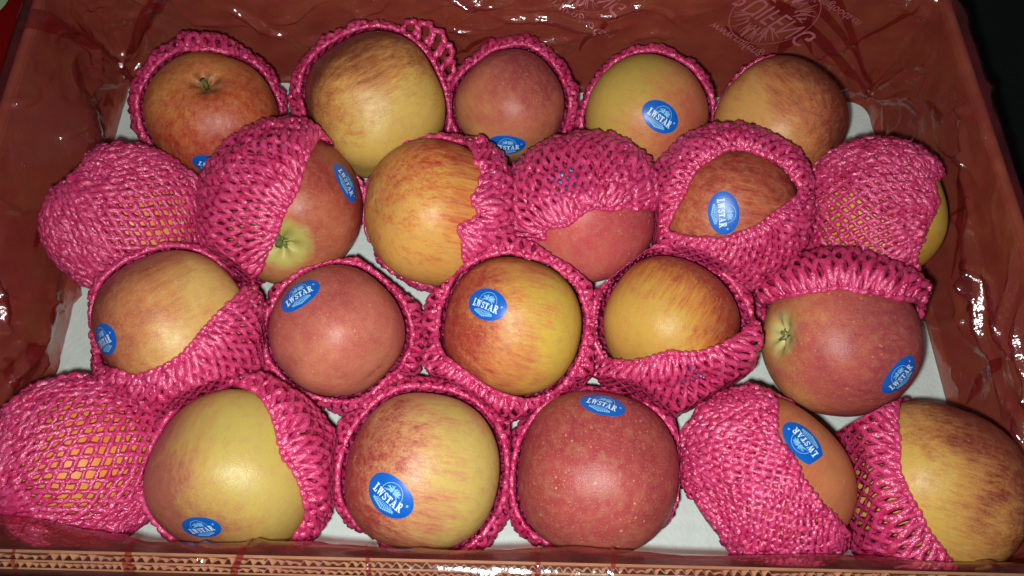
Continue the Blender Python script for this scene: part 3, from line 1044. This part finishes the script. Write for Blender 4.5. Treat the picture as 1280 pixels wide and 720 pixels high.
    o = mesh_obj('foam_net', np.concatenate(V), np.concatenate(Fc), MAT_NET)
    o.location = tuple(A.c)
    tag(o, NLABEL[i], 'foam net', 'pink foam nets round the apples')
    if i == 1:                                         # loose loops at the side of the mouth
        for (loop, r) in (([(502, 40), (508, 28), (518, 27), (524, 38), (522, 50)], .0017), ([(518, 44), (526, 29), (538, 30), (542, 44), (536, 58)], .0018),
                          ([(532, 54), (542, 38), (553, 40), (556, 54), (548, 70)], .0017), ([(543, 72), (552, 56), (563, 57), (566, 68), (556, 84)], .0018),
                          ([(551, 88), (558, 74), (567, 78), (567, 92), (558, 102)], .0016)):
            pts = []
            for px, py in densify(loop, 4)[:-3]:
                pts.append(CAM + ray(px, py) * (A.dist - .004 + .002 * math.sin(px * .4)) - A.c)
            pts = np.array(pts)
            v, f = tube_geo(pts, np.full(len(pts), r) * (1 + .25 * np.sin(np.arange(len(pts)) * 1.9)), 6)
            mesh_obj('loose_strand', v, f, MAT_NET, o)
    return o


for A, N in zip(APPLES, NETS):
    make_net(A, N)

# ------------------------------------------------------------------ red film liner
per, nrm, seg = [], [], []
inner = offset_poly(CORN, -0.0006)
rc = 0.011
path = rounded(inner, rc, 10)
path = np.vstack([path, path[:1]])
sl = np.r_[0, np.cumsum(np.linalg.norm(np.diff(path, axis=0), axis=1))]
LT = sl[-1]
NU = 1500
NW = 64
us = np.arange(NU) * LT / NU
PX = np.c_[np.interp(us, sl, path[:, 0]), np.interp(us, sl, path[:, 1])]
tgt = norm(np.roll(PX, -2, 0) - np.roll(PX, 2, 0))
NI = np.c_[-tgt[:, 1], tgt[:, 0]]                      # inward (ccw path)
NI = norm(sum(np.roll(NI, s, 0) for s in range(-3, 4)))
# rows: (z, extra inward offset, wall weight)
rowsv = [(-.0052, .020, 0), (-.0052, .012, 0), (-.0046, .0085, .1)]
for z in np.linspace(0, H - .001, NW):
    rowsv.append((z, .0002 + .0075 * math.exp(-(z / .022) ** 2), 1))
rowsv += [(H + .0006, .0000, .5), (H + .0012, -.0018, .25), (H + .0012, -.0045, .25), (H + .0011, -.0078, .3), (H - .001, -.0100, .5), (H - .006, -.0106, .8), (H - .014, -.011, 1), (H - .026, -.0115, 1), (H - .040, -.012, 1)]
RZ = np.array([r[0] for r in rowsv])
RO = np.array([r[1] for r in rowsv])
RW = np.array([r[2] for r in rowsv])
NV = len(rowsv)
vv = np.r_[0, np.cumsum(np.hypot(np.diff(RZ), np.diff(RO)))]
Ug, Vg = np.meshgrid(us, vv, indexing='ij')
wr = np.zeros((NU, NV))
cornu = [us[np.argmin(np.linalg.norm(PX - c, axis=1))] for c in inner]      # FL FR BR BL


def crease(u0, v0, ang, length, width, height):
    global wr
    du = (Ug - u0 + LT / 2) % LT - LT / 2
    dv = Vg - v0
    a = du * math.cos(ang) + dv * math.sin(ang)
    b = -du * math.sin(ang) + dv * math.cos(ang)
    b = b + .0025 * np.sin(a * 140 + u0 * 99)
    prof = np.maximum(0, 1 - np.abs(b) / width) * np.maximum(0, 1 - (np.abs(a) / (length / 2)) ** 2)
    wr = wr + height * prof


for k in range(430):
    wd_ = rng.uniform(.0014, .0050)
    an = rng.normal(0, .55) if k % 2 else rng.uniform(0, math.pi)
    crease(rng.uniform(0, LT), rng.uniform(.008, vv[-1]), an, rng.uniform(.012, .06), wd_, min(.0045, wd_ * rng.uniform(.25, 1.5)))
for cu in cornu:                                       # folds gathered into the corners, fanning upwards
    for k in range(10):
        a = rng.uniform(-1.0, 1.0)
        L = rng.uniform(.05, .10)
        crease(cu + math.sin(a) * L * .5, vv[3] + .004 + math.cos(a) * L * .45, math.pi / 2 - a, L, rng.uniform(.002, .006), rng.uniform(.0025, .0065))
def u_near(x, y):
    return us[np.argmin((PX[:, 0] - x) ** 2 + (PX[:, 1] - y) ** 2)]


for (x, y, v0, a, L, wd, h) in ((.255, -.002, .046, .10, .085, .0040, .0075), (.255, -.012, .058, -.06, .10, .0026, .0052), (.25, .020, .052, .22, .05, .0045, .0080),
                                (.245, .075, .062, -.5, .05, .003, .005), (.258, -.04, .066, .35, .06, .003, .0055), (.26, -.09, .05, -.2, .07, .003, .005),
                                (.02, .166, .060, .12, .07, .0035, .0065), (.06, .166, .070, -.2, .05, .003, .0055), (.085, .166, .066, .5, .05, .003, .0055), (-.13, .166, .06, -.5, .05, .003, .0055), (-.03, .166, .075, .1, .06, .003, .005),
                                (-.16, .166, .05, .6, .05, .004, .006), (-.267, .12, .06, .3, .05, .003, .0055), (-.268, -.06, .05, .3, .06, .0035, .006), (-.268, -.02, .06, -.4, .05, .003, .0055)):
    crease(u_near(x, y), vv[3] + v0, a, L, wd, h)
low = SinNoise(38, 18, seed=5)
wxyz = np.stack([PX[:, 0][:, None] + 0 * Vg, PX[:, 1][:, None] + 0 * Vg, Vg], -1)
wr = wr + .0011 * (1 + low(wxyz)) + .0005 * np.abs(SinNoise(150, 18, seed=6)(wxyz))
fm = (NI[:, 1] > .7).astype(float)
wr = wr * (1 - .65 * fm[:, None] * (np.arange(NV) < NW + 3)[None, :])
mk = np.exp(-((PX[:, 0] - .135) / .07) ** 4) * (PX[:, 1] > .15)
wr = np.maximum(wr * (1 - .72 * mk[:, None]), .0002)


def bump1(x, c, s):
    return np.exp(-((x - c) / s) ** 2)


X, Y = PX[:, 0][:, None], PX[:, 1][:, None]
front = (np.abs(NI[:, 1]) > .7) * (NI[:, 1] > 0)
front = np.convolve(np.r_[front, front, front].astype(float), np.ones(37) / 37, 'same')[NU:2 * NU][:, None]
Z = RZ[None, :] + 0 * Vg
inside = (np.arange(NV) < NW + 3)[None, :].astype(float)
bulge = front * inside * bump1(Z, .074, .017) * (.0042 + .010 * bump1(X, -.235, .045) + .0012 * np.sin(X * 55))
leftm = (NI[:, 0] > .7).astype(float)
leftm = np.convolve(np.r_[leftm, leftm, leftm], np.ones(37) / 37, 'same')[NU:2 * NU][:, None]
bulge = bulge + leftm * inside * (.030 * bump1(Z, .052, .022) * bump1(Y, .078, .035) + .012 * bump1(Z, .03, .02) * bump1(Y, -.03, .04))
offg = RO[None, :] + wr * RW[None, :] * np.where(np.arange(NV)[None, :] > NW + 6, -1, 1) + bulge
FX = X + NI[:, 0][:, None] * offg
FY = Y + NI[:, 1][:, None] * offg
FZ = Z + wr * (1 - RW[None, :]) * (np.arange(NV)[None, :] > NW + 1) * .7
FP = np.stack([FX, FY, FZ], -1)
for A in APPLES:                                       # the film drapes over what it meets
    d = FP - A.c
    L = np.linalg.norm(d, axis=-1)
    lim = A.R + .0016 + .0005 * low(FP * 3)
    push = (L < lim) & (np.arange(NV)[None, :] < NW + 5) & (np.arange(NV)[None, :] > 2)
    FP = np.where(push[..., None], A.c + d / L[..., None] * lim[..., None] if np.ndim(lim) else FP, FP)
# keep the film inside the walls
idx = np.arange(NU * NV).reshape(NU, NV)
q = np.stack([idx[:, :-1], idx[:, 1:], np.roll(idx, -1, 0)[:, 1:], np.roll(idx, -1, 0)[:, :-1]], -1).reshape(-1, 4)
liner = tag(empty('plastic_liner', (0, 0, -.0052)), 'crumpled translucent red plastic film lining the box walls', 'plastic liner')
film = P(mesh_obj('film', FP.reshape(-1, 3), q, MAT_FILM, liner))
film.data.materials.append(MAT_CLEAR)                    # clearer, paler film over the front rim, redder film everywhere else
mi = np.zeros((NU, NV - 1), np.int32)
mi[:, NW + 2:] = (NI[:, 1] > .5).astype(np.int32)[:, None]
if len(film.data.polygons) == mi.size:
    film.data.polygons.foreach_set('material_index', mi.ravel())
P(mesh_obj('film_floor', [(*c, -.0053) for c in offset_poly(CORN, -.015)], [[0, 1, 2, 3]], MAT_FILM, liner, False))


def film_point(u, v, lift=.0006):
    fu = (u % LT) / LT * NU
    a = int(fu) % NU
    s = fu - int(fu)
    fv = float(np.interp(v, vv, np.arange(NV)))
    b = min(int(fv), NV - 2)
    t = fv - b
    p = FP[a, b] * (1 - s) * (1 - t) + FP[(a + 1) % NU, b] * s * (1 - t) + FP[a, b + 1] * (1 - s) * t + FP[(a + 1) % NU, b + 1] * s * t
    e1 = FP[(a + 1) % NU, b] - FP[a, b]
    e2 = FP[a, b + 1] - FP[a, b]
    nn = norm(np.cross(e1, e2) + 1e-12)
    if nn @ np.array([NI[a, 0], NI[a, 1], .3]) < 0: nn = -nn
    return p + nn * lift


def u_of(x, y):
    return us[np.argmin((PX[:, 0] - x) ** 2 + (PX[:, 1] - y) ** 2)]


def v_of(z):
    return float(np.interp(z, RZ[3:NW + 3], vv[3:NW + 3]))


# doubled-over folds of the film: darker bands
rf = random.Random(11)
bands = []
for cu, sp in ((cornu[2], 1), (cornu[3], 1)):
    for k in range(3):
        a = rf.choice((-1, 1)) * rf.uniform(.25, .95)
        L = rf.uniform(.10, .13)
        bands.append((cu + math.sin(a) * .008, vv[3] + .012, cu + math.sin(a) * L, vv[3] + .012 + math.cos(a) * L * .85, rf.uniform(.0025, .007)))
for k in range(9):
    u0 = rf.uniform(cornu[2] + .04, cornu[3] - .04)
    bands.append((u0, vv[3] + rf.uniform(.015, .04), u0 + rf.uniform(-.07, .07), vv[3] + rf.uniform(.03, .085), rf.uniform(.002, .006)))
for k in range(8):
    u0 = rf.uniform(cornu[3] + .03, LT + cornu[0] - .03 if cornu[0] < cornu[3] else cornu[0] - .03)
    bands.append((u0, vv[3] + rf.uniform(.01, .06), u0 + rf.uniform(-.08, .08), vv[3] + rf.uniform(.01, .07), rf.uniform(.003, .008)))
for k in range(5):
    u0 = rf.uniform(cornu[1] + .08, cornu[2] - .03)
    bands.append((u0, vv[3] + rf.uniform(.01, .05), u0 + rf.uniform(-.03, .06), vv[3] + rf.uniform(.04, .085), rf.uniform(.002, .006)))
for xx in (-.205, -.112, -.06, .012, .045, -.157):      # straps of folded film over the rim towards the front
    u0 = u_of(xx, CORN[0][1])
    bands.append((u0, vv[NW - 6], u0 + rf.uniform(-.003, .003), vv[NW + 9], rf.uniform(.0012, .0028)))
for (u0, v0, u1, v1, wd) in bands:
    n = 26
    v, f = [], []
    L = math.hypot(u1 - u0, v1 - v0)
    nu, nv_ = -(v1 - v0) / L, (u1 - u0) / L
    phs = rf.uniform(0, 6)
    for k in range(n):
        t = k / (n - 1)
        ww = wd * 1.5 * min(1, .15 + t * 1.6) * min(1, .3 + (1 - t) * 6) * (1 + .2 * math.sin(7 * t + phs))
        cu_, cv_ = u0 + (u1 - u0) * t + .002 * math.sin(5 * t + phs), v0 + (v1 - v0) * t
        for s in (-.5, -.17, .17, .5):
            v.append(film_point(cu_ + nu * ww * s, min(max(cv_ + nv_ * ww * s, vv[3] + .001), vv[-2]), .0006))
    for k in range(n - 1):
        for s in range(3):
            f.append([k * 4 + s, k * 4 + s + 1, k * 4 + s + 5, k * 4 + s + 4])
    P(mesh_obj('fold', v, f, MAT_FOLD, liner))

# printing on the film, seen from its back so it reads mirrored
def text_polys(body):
    cu = bpy.data.curves.new('text', 'FONT')
    cu.body = body
    cu.size = 1.0
    cu.resolution_u = 3
    ob = bpy.data.objects.new('text', cu)
    COL.objects.link(ob)
    dg = bpy.context.evaluated_depsgraph_get()
    me = bpy.data.meshes.new_from_object(ob.evaluated_get(dg))
    v = np.array([x.co[:2] for x in me.vertices])
    f = [list(p.vertices) for p in me.polygons]
    bpy.data.objects.remove(ob)
    bpy.data.meshes.remove(me)
    return v, f


YB = CORN[2][1] - .002


def wall_xz(px, py):
    p = on_plane(px, py, 1, YB)
    return np.array([p[0], p[2]])


def print_on_wall(name, v, f, p0, p1, flip=True, lift=.0011):
    """2D art with x 0..1 laid between two points of the back wall, mirrored top to bottom"""
    a, b = wall_xz(*p0), wall_xz(*p1)
    e = b - a
    nn = np.array([-e[1], e[0]]) * (-1 if flip else 1)
    out = []
    for x, y in v:
        w = a + e * x + nn * y
        out.append(film_point(u_of(w[0], YB), v_of(min(w[1], H - .001)), lift))
    return P(mesh_obj(name, out, f, MAT_FPRINT, liner, False))


us_fine = us
_u = u_of
def u_of(x, y):                                        # exact along the straight back wall
    k = int(np.argmin((PX[:, 0] - x) ** 2 + (PX[:, 1] - y) ** 2))
    t = tgt[k]
    return us[k] + (np.array([x, y]) - PX[k]) @ t


tv, tf = text_polys('www.ruifengfoods.cn')
wmax = tv[:, 0].max()
tvn = tv / wmax
print_on_wall('web_address', tvn, tf, (893, 27), (990, 88))
print_on_wall('web_address', tvn, tf, (664, -22), (768, 44))
print_on_wall('web_address', tvn, tf, (985, -30), (1078, 26))
lv, lf = text_polys('RUIFENG')
lvn = lv / lv[:, 0].max() * np.array([1, 1.25])
yf = CORN[0][1]
fv_, ff_ = text_polys('www.ruifengfoods.cn')
uA, uB = u_of(.118, yf), u_of(.182, yf)
P(mesh_obj('web_address', [film_point(uB + (uA - uB) * (1 - x), vv[NW + 5] + y * (uB - uA) * 1.0 - .0005, .0008) for x, y in fv_ / fv_[:, 0].max()], ff_, MAT_FPRINT, liner, False))
print_on_wall('logo_lettering', lvn, lf, (936, -14), (1022, 44))
print_on_wall('logo_lettering', lvn, lf, (708, -46), (785, 6))
for (c0, c1) in (((936, -14), (1022, 44)), ((708, -46), (785, 6))):
    pol = []
    r = random.Random(5)
    cx, cy, R_ = .46, .08, .40
    for k in range(48):
        a0, a1 = k * 2 * math.pi / 48, (k + 1) * 2 * math.pi / 48
        pol += stroke([(cx + R_ * math.cos(a0), cy + R_ * math.sin(a0)), (cx + R_ * math.cos(a1), cy + R_ * math.sin(a1))], .008)
    for k in range(90):
        a = r.uniform(0, 2 * math.pi)
        if abs(math.sin(a)) < .35: continue
        r0, r1 = r.uniform(.17, .25), r.uniform(.27, .38)
        b = a + r.uniform(-.22, .22)
        pol += stroke([(cx + r0 * math.cos(a), cy + r0 * math.sin(a)), (cx + r1 * math.cos(b), cy + r1 * math.sin(b))], .014, .008)
    v, f = [], []
    for q_ in pol:
        b0 = len(v)
        v += [tuple(p) for p in q_]
        f.append([b0, b0 + 1, b0 + 2, b0 + 3])
    print_on_wall('logo_emblem', v, f, c0, c1, lift=.0009)

# ------------------------------------------------------------------ what stands beside the box in the dark
MAT_RP = mat_simple('red_carton', lin(150, 14, 14), .45, .4, 0, 0, .1, 30)
MAT_PALE = mat_simple('pale_print', lin(176, 206, 168), .5, .3)
MAT_BLP = mat_simple('blue_print', lin(60, 120, 160), .5, .3)
MAT_BLK = mat_simple('black_print', (0.01, 0.01, 0.01, 1), .5, .3)
c = on_plane(0, 60, 2, .0)
rb = tag(empty('printed_carton', (c[0] - .05, c[1] + .01, -.013)), 'dark red carton with pale and blue print beside the box', 'carton')
x0, x1, y0, y1, z0, z1 = -.14, .052, -.16, .16, 0, .028
bv = [(x, y, z) for z in (z0, z1) for (x, y) in ((x0, y0), (x1, y0), (x1, y1), (x0, y1))]
mesh_obj('body', bv, [[3, 2, 1, 0], [4, 5, 6, 7], [0, 1, 5, 4], [1, 2, 6, 5], [2, 3, 7, 6], [3, 0, 4, 7]], MAT_RP, rb, False)


def disc(name, cx, cy, ra, rb_, mat, z, a0=0, a1=2 * math.pi, inner_=0.0):
    n = 40
    v, f = [], []
    for k in range(n + 1):
        a = a0 + (a1 - a0) * k / n
        v += [(cx + ra * inner_ * math.cos(a), cy + rb_ * inner_ * math.sin(a), z), (cx + ra * math.cos(a), cy + rb_ * math.sin(a), z)]
    for k in range(n):
        f.append([2 * k, 2 * k + 1, 2 * k + 3, 2 * k + 2])
    mesh_obj(name, v, f, mat, rb, False)


disc('pale_print', .032, .020, .026, .024, MAT_PALE, z1 + .0008)
disc('black_print', .026, .014, .020, .018, MAT_BLK, z1 + .0014)
disc('blue_print', .030, -.056, .030, .030, MAT_BLP, z1 + .0008)
disc('pale_print', .030, -.044, .030, .014, MAT_PALE, z1 + .0014)
